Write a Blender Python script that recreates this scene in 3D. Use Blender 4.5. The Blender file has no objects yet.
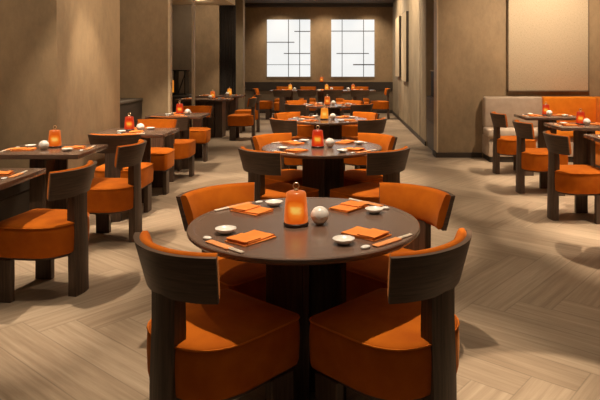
import bpy, bmesh, math, random
from mathutils import Vector, Matrix
random.seed(7)
PI = math.pi
D = bpy.data
SC = bpy.context.scene
COL = SC.collection

# ------------------------------------------------------------------ camera
HC = 1.42
cam_d = D.cameras.new('camera'); cam = D.objects.new('camera', cam_d); COL.objects.link(cam)
cam.location = (0, 0, HC); cam.rotation_euler = (PI/2, 0, 0)
cam_d.sensor_width = 36; cam_d.lens = 36.3
cam_d.shift_x = -0.07; cam_d.shift_y = -0.2267
cam_d.clip_start = 0.05
SC.camera = cam

# ------------------------------------------------------------------ world, exposure
w = D.worlds.new('world'); SC.world = w; w.use_nodes = True
w.node_tree.nodes['Background'].inputs[0].default_value = (0.05, 0.04, 0.03, 1)
w.node_tree.nodes['Background'].inputs[1].default_value = 0.3
SC.view_settings.view_transform = 'Standard'
SC.view_settings.look = 'None'
SC.view_settings.gamma = 1
SC.view_settings.exposure = 0.0

# ------------------------------------------------------------------ lights
WARM = (1.0, 0.79, 0.57)
def area(loc, size, e, rot=(0, 0, 0), col=WARM, spread=PI):
    l = D.lights.new('ambient_fill', 'AREA'); l.shape = 'RECTANGLE'; l.size, l.size_y = size  # soft panel added as ambient fill, no fixture of the room
    l.energy = e; l.color = col; l.spread = spread
    o = D.objects.new('ambient_fill', l); o.location = loc; o.rotation_euler = rot; COL.objects.link(o)
def spot(loc, target, e, ang=60, blend=0.35, r=0.025, col=WARM):
    l = D.lights.new('downlight_or_fill', 'SPOT'); l.energy = e; l.spot_size = math.radians(ang); l.spot_blend = blend
    l.shadow_soft_size = r; l.color = col
    o = D.objects.new('downlight_or_fill', l); o.location = loc
    o.rotation_euler = (Vector(target) - Vector(loc)).to_track_quat('-Z', 'Y').to_euler(); COL.objects.link(o)
area((0, 1.5, 3.1), (5, 4), 17)
area((0, 6.5, 3.1), (4.4, 5), 16)
area((-0.5, 13.5, 3.1), (3.2, 6), 20)
TZ = 0.74
ROUND = [(-0.160, 2.60), (-0.164, 4.97), (-0.18, 7.45), (-0.21, 10.05)]
for i, (x, y) in enumerate(ROUND):
    spot((x, y, 3.05), (x, y, 0), 280 if i == 0 else 420, 50, 0.5)
for x, y in [(-2.3, 3.6), (-2.3, 4.85), (-2.05, 6.15), (-2.2, 8.15), (-2.4, 11.7), (-2.6, 12.9),
             (2.7, 4.45), (2.7, 5.6), (2.7, 6.75), (2.7, 7.95)]:
    if y > 10 and x < 0: spot((x, y, 2.7), (x, y, 0), 130, 60, 0.5)
    else:
        q = 0.5 if x > 0 or y > 6 else 0.0
        spot((x, y-q, 3.05), (x, y, 0), 430 if x > 0 else (340 if y > 6 else 270), 46, 0.5)
for x in (-1.4, -0.45, 0.4):
    spot((x, 15.7, 3.05), (x, 15.7, 0), 200, 50, 0.5)
# aisle downlights
for x, y in [(-1.15, 6.6), (-1.2, 8.9), (-1.2, 11.6), (0.9, 7.6), (0.9, 11.5), (0.95, 14.2), (-1.1, 14.2), (1.25, 6.0), (1.3, 3.5), (-1.3, 3.0)]:
    spot((x, y, 3.05), (x, y, 0), 85 if y < 6.5 else 190, 56, 0.9)
for x, y, e in [(0.86, 2.42, 330), (1.75, 4.95, 220), (-1.75, 3.05, 170), (-1.30, 4.55, 120), (-1.35, 7.4, 150), (1.55, 5.9, 140), (0.95, 9.6, 110), (1.6, 7.2, 90), (1.85, 8.55, 150)]:
    spot((x, y, 3.05), (x, y, 0), e, 22, 0.2 if y < 3 else 0.7)
# wall washers and added fill spots
spot((-0.9, 6.0, 3.1), (-2.5, 6.05, 1.9), 170, 120, 0.8)
spot((-2.7, 3.0, 3.1), (-2.7, 5.3, 1.9), 120, 120, 0.8)
spot((3.0, 7.5, 3.1), (3.1, 9.19, 1.7), 300, 100, 0.9)  # added spot, brightens the canvas and banquette back
spot((1.9, 8.2, 3.1), (1.9, 9.19, 1.5), 32, 80, 1.0)
for x in (-1.8, -0.5, 0.8):
    spot((x, 16.6, 3.1), (x, 17.5, 1.6), 100, 90, 1.0)
spot((0.2, 12.0, 3.1), (1.46, 12.5, 2.1), 200, 130, 0.8)
spot((0.3, 15.2, 3.1), (1.46, 15.2, 2.1), 150, 130, 0.8)
spot((-1.9, 12.6, 3.05), (-2.5, 15.0, 1.2), 110, 50, 1.0)  # added spot, lifts the unlit pilaster
spot((-1.6, 5.2, 3.1), (-2.5, 6.3, 0.9), 90, 50, 1.0)
spot((-2.95, 12.3, 2.7), (-2.95, 13.6, 1.9), 45, 120, 0.8)  # fill spot added to lift the dark bay end
spot((-2.4, 7.0, 3.1), (-2.7, 8.69, 1.9), 60, 120, 0.8)

# ------------------------------------------------------------------ materials
def mat(name):
    m = D.materials.new(name); m.use_nodes = True
    nt = m.node_tree; b = nt.nodes['Principled BSDF']
    return m, nt, b
def N(nt, t, **k):
    n = nt.nodes.new(t)
    for a, v in k.items(): setattr(n, a, v)
    return n
def L(nt, a, b): nt.links.new(a, b)
def coords(nt, scale=(1, 1, 1), kind='Object', rot=(0, 0, 0)):
    tc = N(nt, 'ShaderNodeTexCoord'); mp = N(nt, 'ShaderNodeMapping')
    mp.inputs['Scale'].default_value = scale; mp.inputs['Rotation'].default_value = rot
    L(nt, tc.outputs[kind], mp.inputs[0]); return mp.outputs[0]
def ramp(nt, fac, stops):
    r = N(nt, 'ShaderNodeValToRGB'); els = r.color_ramp.elements
    while len(els) < len(stops): els.new(0.5)
    for e, (p, c) in zip(els, stops): e.position = p; e.color = (*c, 1)
    L(nt, fac, r.inputs[0]); return r.outputs[0]
def noise(nt, vec, s, det=4, rough=0.55):
    n = N(nt, 'ShaderNodeTexNoise'); n.inputs['Scale'].default_value = s
    n.inputs['Detail'].default_value = det; n.inputs['Roughness'].default_value = rough
    L(nt, vec, n.inputs['Vector']); return n.outputs[0]
def bump(nt, b, h, strength, dist=0.002):
    n = N(nt, 'ShaderNodeBump'); n.inputs['Strength'].default_value = strength; n.inputs['Distance'].default_value = dist
    L(nt, h, n.inputs['Height']); L(nt, n.outputs[0], b.inputs['Normal'])

def wood(name, c1, c2, rough, scale):
    m, nt, b = mat(name)
    v = coords(nt, scale)
    n = noise(nt, v, 1.0, 6, 0.65)
    L(nt, ramp(nt, n, [(0.3, c1), (0.7, c2)]), b.inputs['Base Color'])
    b.inputs['Roughness'].default_value = rough
    bump(nt, b, n, 0.25)
    return m
M = {}
M['wood_up'] = wood('dark_wood_vertical', (0.032, 0.019, 0.012), (0.120, 0.073, 0.047), 0.5, (70, 70, 4))
M['wood_flat'] = wood('dark_wood_bent', (0.032, 0.019, 0.012), (0.120, 0.073, 0.047), 0.45, (5, 5, 90))
M['table'] = wood('dark_wood_table', (0.115, 0.070, 0.051), (0.185, 0.117, 0.086), 0.25, (5, 60, 40))
M['table'].node_tree.nodes['Principled BSDF'].inputs['Coat Weight'].default_value = 0.6
M['table'].node_tree.nodes['Principled BSDF'].inputs['Coat Roughness'].default_value = 0.22
M['black'] = wood('black_stained_wood', (0.012, 0.009, 0.008), (0.028, 0.020, 0.016), 0.5, (6, 6, 40))

def fabric(name, c1, c2, sheen=0.25, tint=(1, .5, .2)):
    m, nt, b = mat(name)
    v = coords(nt)
    big = noise(nt, v, 9, 3)
    fine = noise(nt, v, 420, 2)
    L(nt, ramp(nt, big, [(0.3, c1), (0.72, c2)]), b.inputs['Base Color'])
    b.inputs['Roughness'].default_value = 0.9
    b.inputs['Sheen Weight'].default_value = sheen
    b.inputs['Sheen Roughness'].default_value = 0.4
    b.inputs['Sheen Tint'].default_value = (*tint, 1)
    b.inputs['Specular IOR Level'].default_value = 0.15
    bump(nt, b, fine, 0.3, 0.001)
    return m
M['orange'] = fabric('orange_velvet', (0.40, 0.088, 0.004), (0.53, 0.134, 0.006))
M['piping'] = fabric('orange_piping', (0.60, 0.15, 0.012), (0.70, 0.20, 0.018))
M['bench_orange'] = fabric('orange_bench_fabric', (0.66, 0.19, 0.012), (0.76, 0.24, 0.018))
M['bench_beige'] = fabric('beige_bench_fabric', (0.42, 0.33, 0.25), (0.50, 0.40, 0.31), 0.1, (1, .9, .8))
M['bench_dark'] = fabric('dark_bench_fabric', (0.035, 0.027, 0.020), (0.05, 0.038, 0.028), 0.1, (1, .9, .8))
M['napkin'] = fabric('orange_linen', (0.74, 0.22, 0.045), (0.82, 0.28, 0.065), 0.0)
M['sleeve'] = fabric('tan_orange_paper', (0.70, 0.28, 0.10), (0.76, 0.33, 0.13), 0.0)
M['curtain'] = fabric('black_curtain', (0.012, 0.009, 0.007), (0.022, 0.016, 0.012), 0.1, (1, .9, .8))
M['canvas'] = None

def plain(name, c, rough=0.5, metal=0.0, nz=0.06):
    m, nt, b = mat(name)
    n = noise(nt, coords(nt), 14, 3)
    L(nt, ramp(nt, n, [(0.3, tuple(x*(1-nz) for x in c)), (0.7, tuple(min(1, x*(1+nz)) for x in c))]), b.inputs['Base Color'])
    b.inputs['Roughness'].default_value = rough; b.inputs['Metallic'].default_value = metal
    return m
M['white'] = plain('white_porcelain', (0.80, 0.78, 0.74), 0.25)
M['cream'] = plain('cream_porcelain', (0.62, 0.53, 0.42), 0.35)
M['stick'] = plain('pale_chopstick', (0.78, 0.70, 0.58), 0.5)
M['brass'] = plain('pale_brass', (0.75, 0.60, 0.38), 0.3, 0.9)
M['metal'] = plain('black_metal', (0.02, 0.018, 0.016), 0.4, 0.6)
M['base'] = plain('lamp_base', (0.035, 0.014, 0.008), 0.5)
M['trim'] = plain('dark_trim', (0.035, 0.025, 0.018), 0.5)
M['grey'] = plain('grey_lacquer', (0.085, 0.072, 0.06), 0.45)
M['edge'] = plain('pale_edge', (0.55, 0.43, 0.28), 0.5)
M['screen'] = plain('black_screen', (0.02, 0.016, 0.02), 0.7)
M['soffit'] = plain('cream_soffit', (0.62, 0.50, 0.33), 0.8)
M['ceil'] = plain('dark_ceiling', (0.10, 0.075, 0.05), 0.85)

def plaster(name, c, sc=1.0, var=0.28):
    m, nt, b = mat(name)
    tc = N(nt, 'ShaderNodeNewGeometry')
    mp = N(nt, 'ShaderNodeMapping'); L(nt, tc.outputs['Position'], mp.inputs[0]); mp.inputs['Scale'].default_value = (1, 1, 0.55)
    a = noise(nt, mp.outputs[0], 1.4*sc, 6, 0.6)
    f = noise(nt, mp.outputs[0], 14*sc, 6, 0.7)
    mx = N(nt, 'ShaderNodeMath', operation='MULTIPLY_ADD'); L(nt, f, mx.inputs[0]); mx.inputs[1].default_value = 0.45; L(nt, a, mx.inputs[2])
    lo = tuple(x*(1-var) for x in c); hi = tuple(x*(1+var) for x in c)
    L(nt, ramp(nt, mx.outputs[0], [(0.5, lo), (0.95, hi)]), b.inputs['Base Color'])
    b.inputs['Roughness'].default_value = 0.75
    bump(nt, b, f, 0.25, 0.004)
    return m
M['plaster'] = plaster('brown_plaster', (0.27, 0.188, 0.105))
M['plaster_pale'] = plaster('pale_plaster', (0.36, 0.285, 0.185))
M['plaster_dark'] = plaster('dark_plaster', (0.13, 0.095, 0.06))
M['panel_brown'] = plaster('brown_panel', (0.17, 0.125, 0.08))

def canvas():
    m, nt, b = mat('woven_canvas')
    v = coords(nt, (160, 160, 40)); v2 = coords(nt, (40, 40, 200))
    n = noise(nt, v, 1, 3); n2 = noise(nt, v2, 1, 3)
    mx = N(nt, 'ShaderNodeMath', operation='ADD'); L(nt, n, mx.inputs[0]); L(nt, n2, mx.inputs[1])
    L(nt, ramp(nt, mx.outputs[0], [(0.7, (0.34, 0.265, 0.175)), (1.0, (0.52, 0.42, 0.29))]), b.inputs['Base Color'])
    b.inputs['Roughness'].default_value = 0.9
    bump(nt, b, mx.outputs[0], 0.4)
    return m
M['canvas'] = canvas()

def emis(name, stops, strength, kind='ball'):
    m, nt, b = mat(name)
    tc = N(nt, 'ShaderNodeTexCoord')
    sp = N(nt, 'ShaderNodeSeparateXYZ'); L(nt, tc.outputs['Object'], sp.inputs[0])
    lw = N(nt, 'ShaderNodeLayerWeight'); lw.inputs[0].default_value = 0.5      # flame glow painted into the emission: hottest face-on, deeper towards the rim
    z1_ = N(nt, 'ShaderNodeMath', operation='SUBTRACT'); L(nt, sp.outputs[2], z1_.inputs[0]); z1_.inputs[1].default_value = 0.068
    z2_ = N(nt, 'ShaderNodeMath', operation='MULTIPLY'); L(nt, z1_.outputs[0], z2_.inputs[0]); z2_.inputs[1].default_value = 9.5
    fc = N(nt, 'ShaderNodeMath', operation='MULTIPLY'); L(nt, lw.outputs['Facing'], fc.inputs[0]); fc.inputs[1].default_value = 1.1
    cv = N(nt, 'ShaderNodeCombineXYZ'); L(nt, z2_.outputs[0], cv.inputs[0]); L(nt, fc.outputs[0], cv.inputs[1])
    ln = N(nt, 'ShaderNodeVectorMath', operation='LENGTH'); L(nt, cv.outputs[0], ln.inputs[0])
    n = noise(nt, coords(nt, (14, 14, 30), rot=(0.5, 0.6, 0)), 1, 2)
    sc = N(nt, 'ShaderNodeMath', operation='MULTIPLY_ADD'); L(nt, n, sc.inputs[0]); sc.inputs[1].default_value = 0.35; L(nt, ln.outputs['Value'], sc.inputs[2])
    col = ramp(nt, sc.outputs[0], stops)
    L(nt, col, b.inputs['Emission Color']); b.inputs['Emission Strength'].default_value = strength
    b.inputs['Base Color'].default_value = (*[x*0.12 for x in stops[-1][1]], 1)
    b.inputs['Roughness'].default_value = 0.25
    return m
M['amber'] = emis('amber_glass', [(0.22, (1.0, 0.56, 0.10)), (0.38, (0.92, 0.22, 0.015)), (0.62, (0.70, 0.095, 0.004)), (0.98, (0.72, 0.16, 0.03))], 0.82)
M['redglass'] = emis('red_glass', [(0.22, (1.0, 0.50, 0.05)), (0.38, (0.90, 0.13, 0.008)), (0.6, (0.62, 0.025, 0.004)), (0.98, (0.50, 0.04, 0.012))], 0.85)
M['gold'] = emis('golden_glass', [(0.22, (1.0, 0.62, 0.12)), (0.42, (0.98, 0.38, 0.035)), (0.65, (0.90, 0.27, 0.015)), (0.98, (0.80, 0.24, 0.03))], 0.88)
def lit(name, c, s):
    m, nt, b = mat(name)
    n = noise(nt, coords(nt, (1, 1, 1)), 1.2, 2)
    L(nt, ramp(nt, n, [(0.3, tuple(x*0.93 for x in c)), (0.7, c)]), b.inputs['Emission Color'])
    b.inputs['Base Color'].default_value = (0.08, 0.08, 0.08, 1)
    b.inputs['Emission Strength'].default_value = s; return m
M['lightpane'] = lit('backlit_pane', (0.88, 0.89, 0.875), 1.0)

def floor_mat():
    m, nt, b = mat('herringbone_oak')
    W = 0.2; n = 6
    g = N(nt, 'ShaderNodeNewGeometry')
    mp = N(nt, 'ShaderNodeMapping'); L(nt, g.outputs['Position'], mp.inputs[0])
    mp.inputs['Rotation'].default_value = (0, 0, math.radians(39)); mp.inputs['Scale'].default_value = (1/W, 1/W, 1)
    mp.inputs['Location'].default_value = (40.3, 40.6, 0)
    sp = N(nt, 'ShaderNodeSeparateXYZ'); L(nt, mp.outputs[0], sp.inputs[0])
    def mth(op, a, bb=None, c=None):
        q = N(nt, 'ShaderNodeMath', operation=op)
        for i, x in enumerate((a, bb, c)):
            if x is None: continue
            if isinstance(x, (int, float)): q.inputs[i].default_value = x
            else: L(nt, x, q.inputs[i])
        return q.outputs[0]
    u, v = sp.outputs[0], sp.outputs[1]
    i, j = mth('FLOOR', u), mth('FLOOR', v)
    fu, fv = mth('FRACT', u), mth('FRACT', v)
    k = mth('FLOORED_MODULO', mth('ADD', mth('SUBTRACT', i, j), 0.01), 2*n); k = mth('FLOOR', k)
    isv = mth('GREATER_THAN', k, n - 0.5)
    def mix(a, bb):   # isv ? bb : a
        return mth('ADD', a, mth('MULTIPLY', isv, mth('SUBTRACT', bb, a)))
    kv = mth('SUBTRACT', 2*n - 1, k)
    along = mix(mth('ADD', k, fu), mth('ADD', kv, fv))
    across = mix(fv, fu)
    idx = mix(mth('SUBTRACT', i, k), mth('ADD', i, 500))
    idy = mix(j, mth('SUBTRACT', j, kv))
    cid = N(nt, 'ShaderNodeCombineXYZ'); L(nt, idx, cid.inputs[0]); L(nt, idy, cid.inputs[1])
    wn = N(nt, 'ShaderNodeTexWhiteNoise'); L(nt, cid.outputs[0], wn.inputs['Vector'])
    # grain
    gv = N(nt, 'ShaderNodeCombineXYZ')
    L(nt, mth('MULTIPLY', along, 0.35), gv.inputs[0]); L(nt, mth('MULTIPLY', across, 7.0), gv.inputs[1]); L(nt, mth('MULTIPLY', wn.outputs[0], 50), gv.inputs[2])
    gr = noise(nt, gv.outputs[0], 1.0, 6, 0.65)
    tone = mth('ADD', mth('MULTIPLY', gr, 0.75), mth('MULTIPLY', wn.outputs[0], 0.16))
    col = ramp(nt, tone, [(0.22, (0.24, 0.175, 0.118)), (0.48, (0.385, 0.295, 0.208)), (0.8, (0.57, 0.465, 0.35))])
    # joints
    e1 = mth('MINIMUM', across, mth('SUBTRACT', 1.0, across))
    e2 = mth('MINIMUM', along, mth('SUBTRACT', float(n), along))
    e = mth('MINIMUM', e1, e2)
    jn = N(nt, 'ShaderNodeMapRange'); L(nt, e, jn.inputs[0]); jn.inputs[1].default_value = 0.0; jn.inputs[2].default_value = 0.025
    jn.inputs[3].default_value = 0.62; jn.inputs[4].default_value = 1.0
    mc = N(nt, 'ShaderNodeMix', data_type='RGBA', blend_type='MULTIPLY'); mc.inputs[0].default_value = 1.0
    L(nt, col, mc.inputs[6]); L(nt, jn.outputs[0], mc.inputs[7])
    L(nt, mc.outputs[2], b.inputs['Base Color'])
    b.inputs['Roughness'].default_value = 0.38
    bump(nt, b, gr, 0.12)
    return m
M['floor'] = floor_mat()

# ------------------------------------------------------------------ mesh helpers
def box(bm, c, s, rz=0.0, bev=0.0, seg=2):
    r = bmesh.ops.create_cube(bm, size=1.0)
    vs = r['verts']
    mt = Matrix.Translation(c) @ Matrix.Rotation(rz, 4, 'Z') @ Matrix.Diagonal((*s, 1))
    bmesh.ops.transform(bm, matrix=mt, verts=vs)
    if bev > 0:
        es = list({e for v in vs for e in v.link_edges})
        bmesh.ops.bevel(bm, geom=es, offset=bev, segments=seg, affect='EDGES', profile=0.5)
def loft(bm, rings, cap0=True, cap1=True, closed=True):
    rv = [[bm.verts.new(p) for p in r] for r in rings]
    n = len(rings[0])
    for a, b2 in zip(rv[:-1], rv[1:]):
        for i in range(n if closed else n-1):
            bm.faces.new((a[i], a[(i+1) % n], b2[(i+1) % n], b2[i]))
    if cap0: bm.faces.new(list(reversed(rv[0])))
    if cap1: bm.faces.new(rv[-1])
    return rv
def lathe(bm, prof, seg=32, c=(0, 0), cap0=True, cap1=True):
    rings = [[(c[0]+r*math.cos(2*PI*i/seg), c[1]+r*math.sin(2*PI*i/seg), z) for i in range(seg)] for r, z in prof]
    loft(bm, rings, cap0, cap1)
def tube(bm, pts, r, seg=8, closed=False):
    pts = [Vector(p) for p in pts]; n = len(pts); rings = []
    up = Vector((0, 0, 1))
    for i, p in enumerate(pts):
        if closed: t = pts[(i+1) % n] - pts[i-1]
        else: t = pts[min(i+1, n-1)] - pts[max(i-1, 0)]
        t.normalize()
        a = t.cross(up)
        if a.length < 0.01: a = t.cross(Vector((0, 1, 0)))
        a.normalize(); b2 = t.cross(a)
        rings.append([p + a*r*math.cos(2*PI*k/seg) + b2*r*math.sin(2*PI*k/seg) for k in range(seg)])
    if closed: rings.append(rings[0]); loft(bm, rings, False, False)
    else: loft(bm, rings)
    if closed: bmesh.ops.remove_doubles(bm, verts=bm.verts, dist=1e-6)
def obj(name, bm, m, parent=None, smooth=35, loc=None):
    bmesh.ops.recalc_face_normals(bm, faces=bm.faces)
    me = D.meshes.new(name); bm.to_mesh(me); bm.free()
    me.materials.append(m)
    if smooth:
        for p in me.polygons: p.use_smooth = True
        me.set_sharp_from_angle(angle=math.radians(smooth))
    o = D.objects.new(name, me); COL.objects.link(o)
    if parent: o.parent = parent
    if loc: o.location = loc
    return o
def B(): return bmesh.new()
def tag(o, label, cat, group=None):
    o['label'] = label; o['category'] = cat
    if group: o['group'] = group
    return o
def empty(name, loc=(0, 0, 0)):
    o = D.objects.new(name, None); o.empty_display_size = 0.1; COL.objects.link(o); o.location = loc; return o
def struct(name, bm, m, smooth=0, parent=None):
    o = obj(name, bm, m, parent, smooth)
    if not parent: o['kind'] = 'structure'
    return o
def sbox(name, x0, x1, y0, y1, z0, z1, m, parent=None, bev=0):
    bm = B(); box(bm, ((x0+x1)/2, (y0+y1)/2, (z0+z1)/2), (x1-x0, y1-y0, z1-z0), bev=bev)
    return struct(name, bm, m, 30 if bev else 0, parent)
kids = {}
def copy_tree2(o, parent):
    c = o.copy(); COL.objects.link(c); c.parent = parent
    for ch in [x for x in D.objects if x.parent == o]: copy_tree2(ch, c)
class Proto:
    def __init__(self, root):
        self.root = root; self.used = False
        kids[root.name] = [x for x in D.objects if x.parent == root]
        self.key = root.name
    def place(self, loc, rz, label, group, cat=None):
        if not self.used:
            self.used = True; o = self.root
        else:
            o = self.root.copy(); COL.objects.link(o)
            for ch in kids[self.key]: copy_tree2(ch, o)
        o.location = loc; o.rotation_euler = (0, 0, rz)
        o['label'] = label
        if group: o['group'] = group
        if cat: o['category'] = cat
        return o

# ------------------------------------------------------------------ the setting
CH = 3.16
sbox('floor', -5.2, 4.2, -2.2, 17.7, -0.1, 0.0, M['floor'])
sbox('ceiling', -5.2, 4.2, -2.2, 17.7, CH, CH+0.1, M['ceil'])
sbox('trim_1', -4.5, -2.4, 10.3, 13.6, 2.74, CH, M['soffit'])          # lowered soffit over the left bay
sbox('wall_back', -5.2, 2.0, 17.5, 17.7, 0, CH, M['plaster'])
sbox('trim_2', -2.9, 1.46, 17.40, 17.5, 0.66, 0.90, M['trim'])          # dark rail along the back wall
sbox('trim_3', -2.9, 1.46, 17.44, 17.5, 0.0, 0.66, M['panel_brown'])
sbox('baseboard_back', -2.9, 1.46, 17.42, 17.44, 0, 0.09, M['trim'])
sbox('trim_4', -2.9, 1.46, 17.3, 17.5, 3.06, CH, M['trim'])             # dark cornice
# left side
sbox('wall_left', -3.6, -3.4, -2.2, 5.3, 0, CH, M['plaster'])
sbox('wall_left_pier', -3.6, -2.5, 5.3, 6.81, 0, CH, M['plaster'])
sbox('wall_left_recess', -3.6, -3.2, 6.81, 8.69, 0, CH, M['plaster'])
sbox('wall_left_fin', -4.5, -2.5, 8.69, 8.79, 0, CH, M['plaster'])
sbox('trim_5', -2.5, -2.465, 8.69, 8.79, 0, CH, M['edge'])
sbox('trim_6', -2.5, -2.465, 10.06, 10.16, 0, CH, M['edge'])
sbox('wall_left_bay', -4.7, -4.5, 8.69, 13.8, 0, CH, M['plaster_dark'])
sbox('wall_left_bay_end', -4.5, -2.76, 13.6, 13.8, 0, 2.74, M['plaster'])
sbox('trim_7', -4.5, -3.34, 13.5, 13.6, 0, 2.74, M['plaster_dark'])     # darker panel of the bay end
sbox('wall_left_pilaster', -3.1, -2.455, 15.0, 15.3, 0, CH, M['plaster_pale'])
sbox('wall_left_far', -5.2, -3.1, 13.8, 17.5, 0, CH, M['plaster'])
# right side
sbox('wall_right_aisle', 1.46, 1.9, 10.5, 17.5, 0, CH, M['plaster_pale'])
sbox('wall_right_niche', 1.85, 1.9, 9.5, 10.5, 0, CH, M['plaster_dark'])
sbox('wall_right_pier', 1.46, 4.2, 9.19, 9.5, 0, CH, M['plaster'])
sbox('trim_8', 1.44, 1.46, 9.19, 9.49, 0, CH, M['edge'])
sbox('wall_right', 4.0, 4.2, -2.2, 9.19, 0, CH, M['plaster'])
sbox('wall_front', -3.6, 4.2, -2.4, -2.2, 0, CH, M['plaster'])
sbox('baseboard_right', 1.44, 1.46, 10.5, 17.42, 0, 0.07, M['trim'])
sbox('baseboard_pier', 1.42, 2.12, 9.165, 9.19, 0, 0.075, M['trim'])
sbox('baseboard_pier_side', 1.42, 1.44, 9.19, 9.5, 0, 0.075, M['trim'])
for i, y in enumerate((11.3,)):
    sbox('trim_%d' % (9+i), 1.454, 1.462, y, y+0.012, 0.07, CH-0.01, M['trim'])

# backlit windows on the back wall
def window(name, x0, x1, vs, hs):
    z0, z1 = 1.055, 2.70
    root = empty(name, ((x0+x1)/2, 17.5, z0)); root['kind'] = 'structure'
    def rel(o): o.location = (-(x0+x1)/2, -17.5, -z0); return o
    bm = B(); box(bm, ((x0+x1)/2, 17.48, (z0+z1)/2), (x1-x0, 0.04, z1-z0)); rel(obj('light_pane', bm, M['lightpane'], root, 0))
    for x, a, b2 in vs:
        bm = B(); box(bm, (x, 17.452, (a+b2)/2), (0.018, 0.02, b2-a)); rel(obj('muntin', bm, M['trim'], root, 0))
    for z, a, b2, t in hs:
        bm = B(); box(bm, ((a+b2)/2, 17.451, z), (b2-a, 0.018, t)); rel(obj('muntin', bm, M['trim'], root, 0))
def px2(x): return (x-342)*17.5/605
def pz(y): return HC-(y-64)*17.5/605
window('window_1', px2(267.2), px2(310.3), [(px2(288.6), 1.055, 2.70), (px2(299.8), 1.055, 2.70)],
       [(pz(42.3), px2(267.2), px2(294.5), 0.022), (pz(31.5), px2(294.5), px2(310.3), 0.022), (pz(53.5), px2(284), px2(310.3), 0.022), (pz(64.7), px2(267.2), px2(310.3), 0.014)])
window('window_2', px2(331.3), px2(374.3), [(px2(342.1), 1.055, 2.70), (px2(363.5), 1.055, 2.70)],
       [(pz(31.2), px2(331.3), px2(374.3), 0.022), (pz(53.5), px2(336.5), px2(368.7), 0.022), (pz(64.7), px2(353), px2(374.3), 0.03)])

# ------------------------------------------------------------------ chair
def seat_outline(ins, z, w=0.229, f=0.226, rc=0.035):
    pts = []
    w2, f2 = w-ins, f-ins; rc2 = max(rc-ins*0.5, 0.015)
    for k in range(5):
        a = -PI/2 + (PI/2)*k/4; pts.append((f2-rc2+rc2*math.cos(a), -w2+rc2+rc2*math.sin(a), z))
    for k in range(5):
        a = (PI/2)*k/4; pts.append((f2-rc2+rc2*math.cos(a), w2-rc2+rc2*math.sin(a), z))
    for k in range(17):
        a = PI/2 + PI*k/16
        ca, sa = math.cos(a), math.sin(a)
        pts.append((-(w2+0.012)*abs(ca)**0.78, w2*math.copysign(abs(sa)**0.78, sa), z))
    return pts
def make_chair():
    r = empty('dining_chair'); r['category'] = 'chair'
    bm = B()
    loft(bm, [seat_outline(i, z) for i, z in [(0.016, 0.268), (0.004, 0.275), (0.0, 0.29), (-0.003, 0.37), (-0.002, 0.42), (0.002, 0.448), (0.008, 0.455), (0.03, 0.461), (0.08, 0.467), (0.15, 0.470)]])
    seat = obj('seat', bm, M['orange'], r, 50)
    bm = B(); tube(bm, seat_outline(-0.001, 0.449), 0.0035, 6, True); obj('piping', bm, M['piping'], seat, 60)
    bm = B(); loft(bm, [seat_outline(0.022, 0.254), seat_outline(0.022, 0.270)]); obj('seat_frame', bm, M['wood_flat'], r)
    bm = B()
    prof = [(-0.262, -0.208, 0.0), (-0.258, -0.206, 0.3), (-0.250, -0.20, 0.5), (-0.250, -0.205, 0.64)]
    hw = 0.070
    loft(bm, [[(a+0.010, -hw, z), (a+0.003, -hw/2, z), (a, 0, z), (a+0.003, hw/2, z), (a+0.010, hw, z), (b2+0.008, hw, z), (b2, 0, z), (b2+0.008, -hw, z)] for a, b2, z in prof])
    obj('back_leg', bm, M['wood_up'], r, 30)
    for s in (-1, 1):
        bm = B(); box(bm, (0.135, s*0.196, 0.128), (0.115, 0.042, 0.256), bev=0.004, seg=1); obj('front_leg', bm, M['wood_up'], r, 30)
    # bent backrest shell
    n = 24; A = math.radians(41); z0, z1 = 0.612, 0.78
    def shell(ro0, ro1, t0, t1, za, zb, A, rnd):
        rings = []
        for i in range(n+1):
            a = PI - A + 2*A*i/n
            e = abs(2*i/n-1)
            cx = 0.078
            pts = []
            prof = [(ro0, za), (ro1, zb), (ro1-t1, zb), (ro0-t0, za)]
            if rnd:
                prof = [(ro0, za+0.01), (ro1, zb-0.012), (ro1-t1*0.25, zb), (ro1-t1*0.75, zb-0.001), (ro1-t1, zb-0.016), ((ro0+ro1)/2-t1*1.08, (za+zb)/2), (ro0-t0, za+0.016), (ro0-t0*0.7, za), (ro0-t0*0.3, za)]
            for rr, z in prof: pts.append((cx+rr*math.cos(a), rr*math.sin(a), z))
            rings.append(pts)
        bm = B(); loft(bm, rings); return bm
    obj('backrest', shell(0.326, 0.370, 0.02, 0.02, z0, z1, A, False), M['wood_flat'], r, 40)
    obj('back_cushion', shell(0.3065, 0.3505, 0.030, 0.036, z0+0.006, z1+0.006, A-0.008, True), M['orange'], r, 60)
    return Proto(r)
chair = make_chair()
def put_chair(x, y, deg, label, group, sh=0.05):
    a = math.radians(deg); x -= sh*math.cos(a); y -= sh*math.sin(a)
    return chair.place((x, y, 0), math.radians(deg), label, group)

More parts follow.
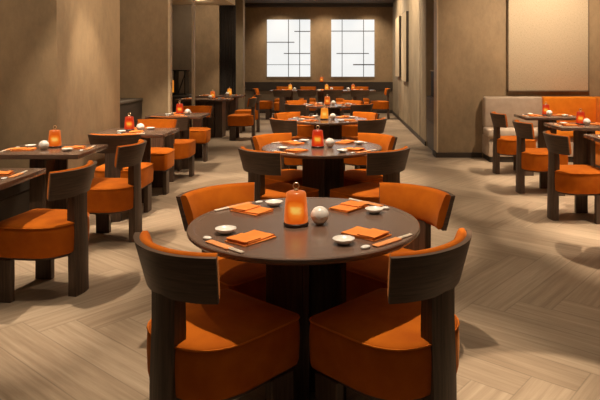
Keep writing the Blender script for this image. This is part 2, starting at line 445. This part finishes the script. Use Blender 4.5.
# ------------------------------------------------------------------ tables
def pedestal(r, s, h):
    # pinwheel of upright boards
    t = 0.03
    for k in range(4):
        bm = B(); a = k*PI/2
        c = Vector((-s*0.45, -s*0.22, 0)); c.rotate(Matrix.Rotation(a, 3, 'Z'))
        box(bm, (c.x*0.9, c.y*1.0, h/2), (s*0.95, t, h), rz=a, bev=0.003, seg=1)
        obj('pedestal_board', bm, M['wood_up'], r, 30)
    bm = B(); box(bm, (0, 0, h/2), (s*0.5, s*0.5, h-0.002)); obj('pedestal_core', bm, M['wood_up'], r, 0)
def make_round():
    r = empty('round_table'); r['category'] = 'table'
    bm = B(); R = 0.492
    lathe(bm, [(R-0.05, TZ-0.034), (R-0.012, TZ-0.026), (R, TZ-0.014), (R, TZ-0.004), (R-0.004, TZ), (R-0.028, TZ), (R-0.030, TZ-0.001), (0.001, TZ-0.001)], 96)
    obj('table_top', bm, M['table'], r, 25)
    h = TZ-0.036
    for cx, cy, sx, sy in [(-0.078, -0.085, 0.154, 0.03), (0.012, -0.005, 0.024, 0.21), (0.09, 0.03, 0.132, 0.03), (0.166, 0.01, 0.024, 0.18), (-0.143, 0.01, 0.024, 0.158)]:
        bm = B(); box(bm, (cx, cy, h/2), (sx, sy, h), bev=0.002, seg=1); obj('pedestal_board', bm, M['wood_up'], r, 30)
    return Proto(r)
def make_square(wx, wy, name='square_table', wide=False):
    r = empty(name); r['category'] = 'table'
    bm = B(); box(bm, (0, 0, TZ-0.018), (wx, wy, 0.036), bev=0.004, seg=2); obj('table_top', bm, M['table'], r, 30)
    if wide:
        h = TZ-0.036
        for k in range(5):
            bm = B(); box(bm, (-0.30+0.15*k, 0, h/2), (0.135, 0.36, h), bev=0.004, seg=1); obj('pedestal_board', bm, M['wood_up'], r, 30)
    else: pedestal(r, 0.15, TZ-0.036)
    return Proto(r)

# ------------------------------------------------------------------ tableware
def make_lantern(m):
    r = empty('table_lantern'); r['category'] = 'lamp'
    bm = B(); lathe(bm, [(0.050, 0), (0.053, 0.004), (0.053, 0.012), (0.050, 0.015)], 32); obj('lamp_base', bm, M['base'], r, 40)
    bm = B(); lathe(bm, [(0.0495, 0.015), (0.0505, 0.023), (0.047, 0.08), (0.0425, 0.132), (0.040, 0.139), (0.034, 0.142), (0.018, 0.145), (0.006, 0.146)], 32); obj('lamp_shade', bm, m, r, 60)
    bm = B(); lathe(bm, [(0.010, 0.145), (0.010, 0.150), (0.003, 0.153)], 16); fin = obj('finial', bm, M['brass'], r, 40)
    bm = B(); tube(bm, [(0.0125*math.cos(2*PI*k/20), 0, 0.1655+0.0125*math.sin(2*PI*k/20)) for k in range(20)], 0.0028, 6, True); obj('ring_handle', bm, M['brass'], fin, 60)
    return Proto(r)
lan = {k: make_lantern(M[k]) for k in ('amber', 'redglass', 'gold')}
def make_ball():
    r = empty('porcelain_ball'); r['category'] = 'ornament'
    R = 0.037
    def z_(t): return 0.036 - R*math.cos(t)
    bm = B(); lathe(bm, [(0.016, 0.0), (0.018, 0.003)] + [(R*math.sin(t), z_(t)) for t in [0.55+0.13*k for k in range(10)]], 32); obj('ball_body', bm, M['cream'], r, 60)
    # carved cap with a wavy lower rim
    bm = B(); seg = 40; rings = []
    for j in range(8):
        rr = []
        for i in range(seg):
            a = 2*PI*i/seg; t0 = 1.55+0.13*math.sin(5*a)+0.05*math.sin(9*a+1)
            t = t0+(3.02-t0)*j/7; q = R+0.0026
            rr.append((q*math.sin(t)*math.cos(a), q*math.sin(t)*math.sin(a), 0.036-q*math.cos(t)))
        rings.append(rr)
    rings.insert(0, [(x*0.93, y*0.93, z) for x, y, z in rings[0]])
    loft(bm, rings, False, True); obj('ball_cap', bm, M['white'], r, 60)
    return Proto(r)
ball = make_ball()
def make_dish():
    bm = B(); lathe(bm, [(0.020, 0), (0.024, 0.002), (0.040, 0.013), (0.043, 0.019), (0.0425, 0.0205), (0.040, 0.018), (0.030, 0.010), (0.012, 0.0065), (0.001, 0.006)], 28)
    o = obj('saucer', bm, M['white'], None, 50); o['category'] = 'dish'; return Proto(o)
def make_rest():
    bm = B(); rings = []
    for s, z in [(0.85, 0), (1, 0.003), (0.97, 0.006), (0.7, 0.0085), (0.3, 0.0075)]:
        rings.append([(0.015*s*math.cos(2*PI*k/20), 0.021*s*math.sin(2*PI*k/20), z) for k in range(20)])
    loft(bm, rings); o = obj('chopstick_rest', bm, M['white'], None, 60); o['category'] = 'chopstick rest'; return Proto(o)
def make_sleeve():
    r = empty('chopstick_set'); r['category'] = 'chopsticks'
    bm = B(); box(bm, (0, 0.0, 0.0032), (0.032, 0.14, 0.005), bev=0.0015, seg=1); obj('paper_sleeve', bm, M['sleeve'], r, 30)
    for s in (-1, 1):
        bm = B(); tube(bm, [(s*0.0042, -0.145, 0.0042), (s*0.005, -0.066, 0.0042)], 0.0033, 6); obj('chopstick', bm, M['stick'], r, 60)
    return Proto(r)
def make_napkin():
    bm = B(); n = 10
    def sheet(cx, cy, lx, ly, rz, z, th, ripple):
        c, s = math.cos(rz), math.sin(rz); g = []
        for i in range(n+1):
            row = []
            for j in range(n+1):
                x = (i/n-0.5)*lx; y = (j/n-0.5)*ly
                h = z + ripple*math.sin(i*0.9+j*0.5)*0.5 + ripple*0.5
                row.append((cx+x*c-y*s, cy+x*s+y*c, h))
            g.append(row)
        top = [[bm.verts.new((p[0], p[1], p[2]+th)) for p in row] for row in g]
        bot = [[bm.verts.new((p[0], p[1], z)) for p in row] for row in g]
        for i in range(n):
            for j in range(n):
                bm.faces.new((top[i][j], top[i+1][j], top[i+1][j+1], top[i][j+1]))
                bm.faces.new((bot[i][j], bot[i][j+1], bot[i+1][j+1], bot[i+1][j]))
        for i in range(n):
            bm.faces.new((top[i][0], bot[i][0], bot[i+1][0], top[i+1][0])); bm.faces.new((top[i+1][n], bot[i+1][n], bot[i][n], top[i][n]))
            bm.faces.new((top[0][i+1], bot[0][i+1], bot[0][i], top[0][i])); bm.faces.new((top[n][i], bot[n][i], bot[n][i+1], top[n][i+1]))
    sheet(0, 0, 0.165, 0.115, 0, 0.0, 0.004, 0.0006)
    sheet(0.006, 0.004, 0.15, 0.11, 0.06, 0.0052, 0.0045, 0.0012)
    sheet(-0.037, 0.002, 0.082, 0.106, 0.03, 0.0115, 0.0035, 0.0012)
    o = obj('folded_napkin', bm, M['napkin'], None, 40); o['category'] = 'napkin'; return Proto(o)
dish, rest, sleeve, napkin = make_dish(), make_rest(), make_sleeve(), make_napkin()

def setting(cx, cy, deg, shift, where, table, full=True):
    """deg: direction the diner faces; the diner's left is +L"""
    a = math.radians(deg); F = Vector((math.cos(a), math.sin(a))); Lf = Vector((-F.y, F.x))
    def at(f, l): p = F*(f+shift)+Lf*l; return (cx+p.x, cy+p.y, TZ)
    jit = random.uniform(-4, 4)
    dish.place(at(-0.335, 0.100), 0, 'white saucer at the %s place of %s' % (where, table), 'white saucers on the tables')
    rest.place(at(-0.432, 0.083), a, 'tiny white oval chopstick rest at the %s place of %s' % (where, table), 'white chopstick rests')
    sleeve.place(at(-0.447, -0.022), a+math.radians(3+jit), 'chopsticks in orange paper sleeve at the %s place of %s' % (where, table), 'chopsticks in paper sleeves')
    if full: napkin.place(at(-0.318, -0.045), a+math.radians(8+jit), 'folded orange napkin at the %s place of %s' % (where, table), 'folded orange napkins')

# round tables with their chairs
rt = make_round()
names = ['the nearest round table', 'the second round table', 'the third round table', 'the farthest round table']
tlab = ['round dark wood table in the foreground with four orange chairs',
        'round dark wood table second from the camera, behind the nearest one',
        'round dark wood table third from the camera in the middle row',
        'round dark wood table farthest from the camera in the middle row']
lm = [('amber', 'orange glass lantern with brass ring on the nearest round table'), ('redglass', 'red glass lantern on the second round table'),
      ('gold', 'golden yellow glass lantern on the third round table'), ('amber', 'orange glass lantern on the farthest round table')]
for i, (x, y) in enumerate(ROUND):
    rt.place((x, y, 0), 0, tlab[i], 'round tables down the middle')
    ch = [[(-0.312, -0.302, 50), (0.346, -0.295, 136), (-0.329, 0.36, -43), (0.396, 0.36, -134)],
          [(-0.325, -0.325, 48), (0.380, -0.32, 134), (-0.325, 0.335, -44), (0.335, 0.335, -136)],
          [(-0.370, -0.32, 47), (0.400, -0.32, 133), (-0.40, 0.33, -44), (0.35, 0.33, -136)],
          [(-0.410, -0.32, 50), (0.400, -0.32, 130), (-0.47, 0.33, -50), (0.28, 0.33, -130)]][i]
    ch = [(a, b2, c, w_) for (a, b2, c), w_ in zip(ch, ('near left', 'near right', 'back left', 'back right'))]
    for dx, dy, deg, wh in ch:
        put_chair(x+dx, y+dy, deg, 'orange velvet chair at the %s of %s' % (wh, names[i]), 'orange chairs around the round tables', 0)
    for deg, wh in [(45, 'near left'), (135, 'near right'), (-45, 'back left'), (-135, 'back right')]:
        setting(x, y, deg, 0, wh, names[i])
    lan[lm[i][0]].place((x-0.034, y-0.045, TZ), 0, lm[i][1], 'glowing table lanterns')
    ball.place((x+0.066, y-0.03, TZ), 0, 'white porcelain ball beside the lantern on %s' % names[i], 'white porcelain balls')

# square tables along the walls
sq = make_square(0.72, 0.58)
def square(x, y, rz, label, tn, sets, lamp, ldx, ldy, bdx, bdy):
    sq.place((x, y, 0), rz, label, 'square tables along the walls')
    for deg, wh, sh in sets: setting(x, y, deg, sh, wh, tn)
    if lamp:
        lan[lamp].place((x+ldx, y+ldy, TZ), 0, '%s glass lantern on %s' % ({'redglass': 'red', 'amber': 'orange', 'gold': 'golden'}[lamp], tn), 'glowing table lanterns')
        ball.place((x+bdx, y+bdy, TZ), 0, 'white porcelain ball beside the lantern on %s' % tn, 'white porcelain balls')
g = 'orange chairs along the left wall'
square(-2.29, 3.66, 0, 'square dark table cut by the left edge of the photo', 'the left edge table', [(180, 'right hand', 0.14)], None, 0, 0, 0, 0)
square(-2.34, 4.83, 0, 'square dark table before the lit plaster pier, second along the left wall', 'the table at the plaster pier', [(0, 'left', 0.14), (180, 'right', 0.14)], 'amber', 0.0, 0.10, -0.02, -0.04)
square(-2.09, 6.15, 0, 'square dark table third along the left wall, beside the pier', 'the third table on the left', [(90, 'near', 0.19), (-90, 'far', 0.19)], 'redglass', -0.09, 0.05, 0.03, 0.03)
square(-2.20, 8.15, 0, 'square dark table fourth along the left wall, before the plaster fin', 'the fourth table on the left', [(90, 'near', 0.19), (-90, 'far', 0.19)], 'redglass', 0.0, 0.05, 0.12, 0.0)
put_chair(-1.91, 3.80, 172, 'orange velvet chair cut by the left photo edge, beside the leftmost table', g)
put_chair(-1.94, 4.90, 176, 'orange velvet chair at the aisle side of the table before the plaster pier', g)
put_chair(-2.07, 5.75, 90, 'orange chair with dark back towards the camera, near side of third left table', g)
put_chair(-2.12, 6.70, -90, 'orange chair facing the camera at the far side of the third left table', g)
put_chair(-2.10, 7.58, 90, 'orange chair with dark back towards the camera, near side of fourth left table', g)
put_chair(-2.19, 8.92, -90, 'orange chair facing the camera at the far side of the fourth left table', g)
bt = make_square(1.02, 0.6, 'bay_table', True)
g = 'tables before the dark curtain'
for (x, y, lab, tn, lc, lx) in [(-2.68, 11.85, 'dark table in the left bay, nearer of the two before the curtain', 'the nearer bay table', 'amber', 0.13), (-2.64, 13.1, 'dark table in the left bay, farther one right before the curtain', 'the farther bay table', 'gold', 0.19)]:
    bt.place((x, y, 0), 0, lab, g)
    setting(x, y, 180, 0.03, 'right', tn); setting(x, y, 0, 0.03, 'left', tn)
    lan[lc].place((x+lx, y+0.08, TZ), 0, '%s glass lantern on %s' % ({'amber': 'orange', 'gold': 'golden'}[lc], tn), 'glowing table lanterns')
    ball.place((x+lx-0.02, y-0.05, TZ), 0, 'white porcelain ball beside the lantern on %s' % tn, 'white porcelain balls')
put_chair(-1.95, 11.45, 180, 'orange chair at the aisle side of the nearer bay table', 'orange chairs of the left bay')
put_chair(-2.03, 12.65, 180, 'orange chair at the aisle side of the farther bay table, partly hidden', 'orange chairs of the left bay')
# right side, banquette row
g = 'square tables along the banquette'
for i, (y, lab, tn, lc) in enumerate([(5.58, 'square dark table at the right photo edge, its corner showing', 'the right edge table', None),
                       (6.74, 'square dark table before the orange banquette, second from the right photo edge', 'the middle banquette table', 'redglass'),
                       (7.96, 'square dark table before the beige banquette, farthest on the right', 'the farthest banquette table', 'redglass')]):
    x = 2.70
    sq.place((x, y, 0), 0, lab, g)
    setting(x, y, 0, 0.14, 'aisle side', tn)
    if i: setting(x, y, 180, 0.14, 'banquette side', tn)
    if lc:
        lan[lc].place((x-0.03+0.02*i, y+0.08, TZ), 0, 'red glass lantern on %s' % tn, 'glowing table lanterns')
        ball.place((x+0.02, y-0.02, TZ), 0, 'white porcelain ball beside the lantern on %s' % tn, 'white porcelain balls')
g = 'orange chairs along the banquette tables'
put_chair(2.24, 4.38, 4, 'orange chair barely showing at the right photo edge', g)
put_chair(2.21, 5.57, 4, 'orange chair at the aisle side of the table cut by the photo edge', g)
put_chair(2.245, 6.71, 4, 'orange chair at the aisle side of the middle banquette table', g)
put_chair(2.28, 7.89, 4, 'orange chair at the aisle side of the farthest banquette table', g)
# far tables by the back wall
ft = make_square(0.88, 0.6, 'wall_table')
for x, lab, tn, lc in [(-1.41, 'left table of the row by the back wall', 'the left back wall table', 'gold'), (-0.49, 'middle table of the row by the back wall', 'the middle back wall table', 'gold'), (0.42, 'right table of the row by the back wall', 'the right back wall table', 'amber')]:
    ft.place((x, 15.72, 0), 0, 'small dark ' + lab, 'tables by the back wall')
    setting(x, 15.72, 90, 0.2, 'near', tn); setting(x, 15.72, -90, 0.2, 'far', tn)
    lx = {-1.41: 0.06, -0.49: 0.09, 0.42: -0.13}[x]
    lan[lc].place((x+lx, 15.78, TZ), 0, '%s glass lantern on %s' % ({'amber': 'orange', 'gold': 'golden'}[lc], tn), 'glowing table lanterns')
    ball.place((x+lx-0.13 if x > 0 else x+lx+0.13, 15.62, TZ), 0, 'white porcelain ball beside the lantern on %s' % tn, 'white porcelain balls')
g = 'chairs of the back wall tables'
ordn = ['leftmost', 'second from the left', 'third from the left', 'rightmost']
for k, x in enumerate((-1.47, -0.87, -0.22, 0.44)):
    put_chair(x, 15.17, 90, 'chair with dark back to the camera at back wall tables, %s' % ordn[k], g)
for k, x in enumerate((-1.62, -0.95, -0.17, 0.52)):
    put_chair(x, 16.70, -90, 'orange chair between the back wall tables and the rail, %s' % ordn[k], g)
put_chair(-1.98, 15.65, 0, 'orange chair at the left end of the back wall tables', g)
put_chair(0.92, 15.65, 180, 'orange chair at the right end of the back wall tables', g)

# ------------------------------------------------------------------ banquettes
def cushion(name, x0, x1, y0, y1, z0, z1, m, parent, bev=0.035):
    bm = B(); box(bm, ((x0+x1)/2, (y0+y1)/2, (z0+z1)/2), (x1-x0, y1-y0, z1-z0), bev=bev, seg=4); return obj(name, bm, m, parent, 50)
bq = empty('corner_banquette'); tag(bq, 'corner banquette with beige and orange upholstered back under the wall canvas', 'bench')
cushion('plinth', 2.14, 3.97, 8.74, 9.16, 0, 0.08, M['trim'], bq, 0.004)
cushion('plinth', 3.40, 3.97, 3.2, 8.739, 0, 0.08, M['trim'], bq, 0.004)
cushion('bench_base', 2.12, 3.97, 8.72, 9.17, 0.08, 0.36, M['bench_beige'], bq, 0.01)
cushion('bench_base', 3.38, 3.97, 3.2, 8.719, 0.08, 0.36, M['bench_orange'], bq, 0.01)
o = cushion('seat_cushion', 2.10, 2.99, 8.68, 9.05, 0.36, 0.485, M['bench_beige'], bq); o['label'] = 'beige seat cushion'
o = cushion('seat_cushion', 2.995, 3.97, 8.68, 9.05, 0.36, 0.485, M['bench_orange'], bq); o['label'] = 'orange seat cushion'
o = cushion('seat_cushion', 3.34, 3.80, 3.2, 8.67, 0.36, 0.485, M['bench_orange'], bq); o['label'] = 'orange seat cushion'
o = cushion('back_cushion', 2.12, 2.99, 9.0, 9.17, 0.47, 0.93, M['bench_beige'], bq); o['label'] = 'beige back cushion'
o = cushion('back_cushion', 2.995, 3.80, 9.0, 9.17, 0.47, 0.93, M['bench_orange'], bq); o['label'] = 'orange back cushion'
o = cushion('back_cushion', 3.78, 3.97, 3.2, 9.16, 0.47, 0.93, M['bench_orange'], bq); o['label'] = 'orange back cushion'
bl = empty('wall_bench'); tag(bl, 'dark bench along the left wall behind the tables at the photo edge', 'bench')
cushion('bench_base', -3.38, -2.68, 1.0, 5.27, 0, 0.34, M['trim'], bl, 0.006)
cushion('seat_cushion', -3.38, -2.66, 1.0, 5.28, 0.34, 0.45, M['bench_dark'], bl)
# wall canvas
wc = empty('wall_canvas', (3.12, 9.19, 1.01)); tag(wc, 'large beige woven canvas hanging above the banquette', 'wall art')
bm = B(); box(bm, (0, -0.03, 0.8), (1.20, 0.04, 1.58), bev=0.004); obj('canvas_panel', bm, M['canvas'], wc, 30)
for x, z, sx, sz in [(-0.608, 0.8, 0.014, 1.61), (0.608, 0.8, 0.014, 1.61), (0, 0.001, 1.23, 0.014), (0, 1.60, 1.23, 0.014)]:
    bm = B(); box(bm, (x, -0.027, z), (sx, 0.054, sz)); obj('frame_bar', bm, M['panel_brown'], wc, 0)  # thin frame, its brown standing in for the shadow line around the canvas
# panels on the right aisle wall
for y0, y1, z0, z1, lab in [(14.85, 15.85, 1.10, 2.60, 'pale wall panel on the right aisle wall, farther of two'), (13.25, 14.25, 1.03, 2.58, 'pale wall panel on the right aisle wall, nearer of two')]:
    e = empty('wall_panel', (1.46, (y0+y1)/2, z0)); tag(e, lab, 'wall art', 'pale panels on the right aisle wall')
    bm = B(); box(bm, (-0.028, 0, (z1-z0)/2), (0.056, y1-y0, z1-z0)); obj('panel_frame', bm, M['trim'], e, 0)
    bm = B(); box(bm, (-0.059, 0.004, (z1-z0)/2), (0.006, y1-y0-0.01, z1-z0-0.01)); obj('panel_face', bm, M['soffit'], e, 0)
# cabinet in the right niche
cb = empty('niche_cabinet', (1.66, 10.0, 0)); tag(cb, 'grey built-in cabinet with drawers in the right wall niche', 'cabinet')
bm = B(); box(bm, (-0.005, 0, 0.435), (0.36, 0.97, 0.87)); obj('cabinet_body', bm, M['grey'], cb, 0)
for z0, z1 in [(0.10, 0.46), (0.475, 0.66), (0.675, 0.855)]:
    bm = B(); box(bm, (-0.192, 0, (z0+z1)/2), (0.014, 0.94, z1-z0), bev=0.003, seg=1); obj('drawer_front', bm, M['grey'], cb, 30)
sn = empty('black_monitor', (1.62, 10.1, 0.87)); tag(sn, 'black boxy terminal standing on the niche cabinet', 'monitor')
bm = B(); box(bm, (0, 0, 0.215), (0.22, 0.36, 0.43), bev=0.01); obj('housing', bm, M['screen'], sn, 30)
bm = B(); box(bm, (0, 0, 0.436), (0.25, 0.40, 0.012), bev=0.003); obj('top_plate', bm, M['edge'], sn, 30)
# dark cabinet in the left recess
lc = empty('recess_cabinet', (-3.02, 8.15, 0)); tag(lc, 'low dark cabinet standing in the recess behind the plaster pier', 'cabinet')
bm = B(); box(bm, (0, 0, 0.45), (0.32, 1.0, 0.90), bev=0.004); obj('cabinet_body', bm, M['black'], lc, 30)
bm = B(); box(bm, (0, 0, 0.915), (0.34, 1.03, 0.03), bev=0.004); obj('cabinet_top', bm, M['grey'], lc, 30)
# sideboard with shelf and lantern in the left bay
sb = empty('sideboard', (-3.80, 13.1, 0)); tag(sb, 'dark sideboard with pale top against the bay wall', 'cabinet')
bm = B(); box(bm, (0, 0, 0.36), (1.06, 0.5, 0.72), bev=0.004); obj('cabinet_body', bm, M['black'], sb, 30)
bm = B(); box(bm, (0, 0, 0.74), (1.10, 0.54, 0.04), bev=0.004); obj('cabinet_top', bm, M['grey'], sb, 30)
sh = empty('open_shelf', (-3.62, 13.0, 0.76)); tag(sh, 'open black shelf frame standing on the sideboard in the left bay', 'shelf')
for x in (-0.27, 0.06, 0.28):
    bm = B(); box(bm, (x, 0, 0.265), (0.022, 0.3, 0.50)); obj('upright', bm, M['metal'], sh, 0)
for z in (0.012, 0.52):
    bm = B(); box(bm, (0.015, 0, z), (0.62, 0.32, 0.024)); obj('shelf_board', bm, M['metal'], sh, 0)
bm = B(); tube(bm, [(0.09, 0.05, 0.04), (0.25, 0.05, 0.49)], 0.012, 6); obj('diagonal_brace', bm, M['metal'], sh)
tl = empty('tall_lantern', (-3.66, 12.93, 0.784)); tag(tl, 'tall orange glass lantern in the open shelf of the left bay', 'lamp')
bm = B(); lathe(bm, [(0.07, 0), (0.07, 0.03)], 28); obj('lamp_base', bm, M['base'], tl, 40)
bm = B(); lathe(bm, [(0.068, 0.03), (0.07, 0.05), (0.066, 0.28), (0.06, 0.29), (0.01, 0.292)], 28); obj('lamp_shade', bm, M['gold'], tl, 40)
# curtain
bm = B(); n = 60; fr = []; bk = []
for i in range(n+1):
    x = -2.758+0.36*i/n; y = 13.66+0.03*math.sin(i*1.05)
    fr.append((x, y)); bk.append((x, y+0.008))
ring = fr+list(reversed(bk))
loft(bm, [[(x, y, z) for x, y in ring] for z in (0.01, 1.6, 3.15)])
tag(obj('dark_curtain', bm, M['curtain'], None, 60), 'black pleated floor-length curtain at the end of the left bay', 'curtain')
# small lantern on the back rail
lan['amber'].place((-0.59, 17.45, 0.90), 0, 'small orange lantern on the dark rail between the two windows', 'glowing table lanterns')
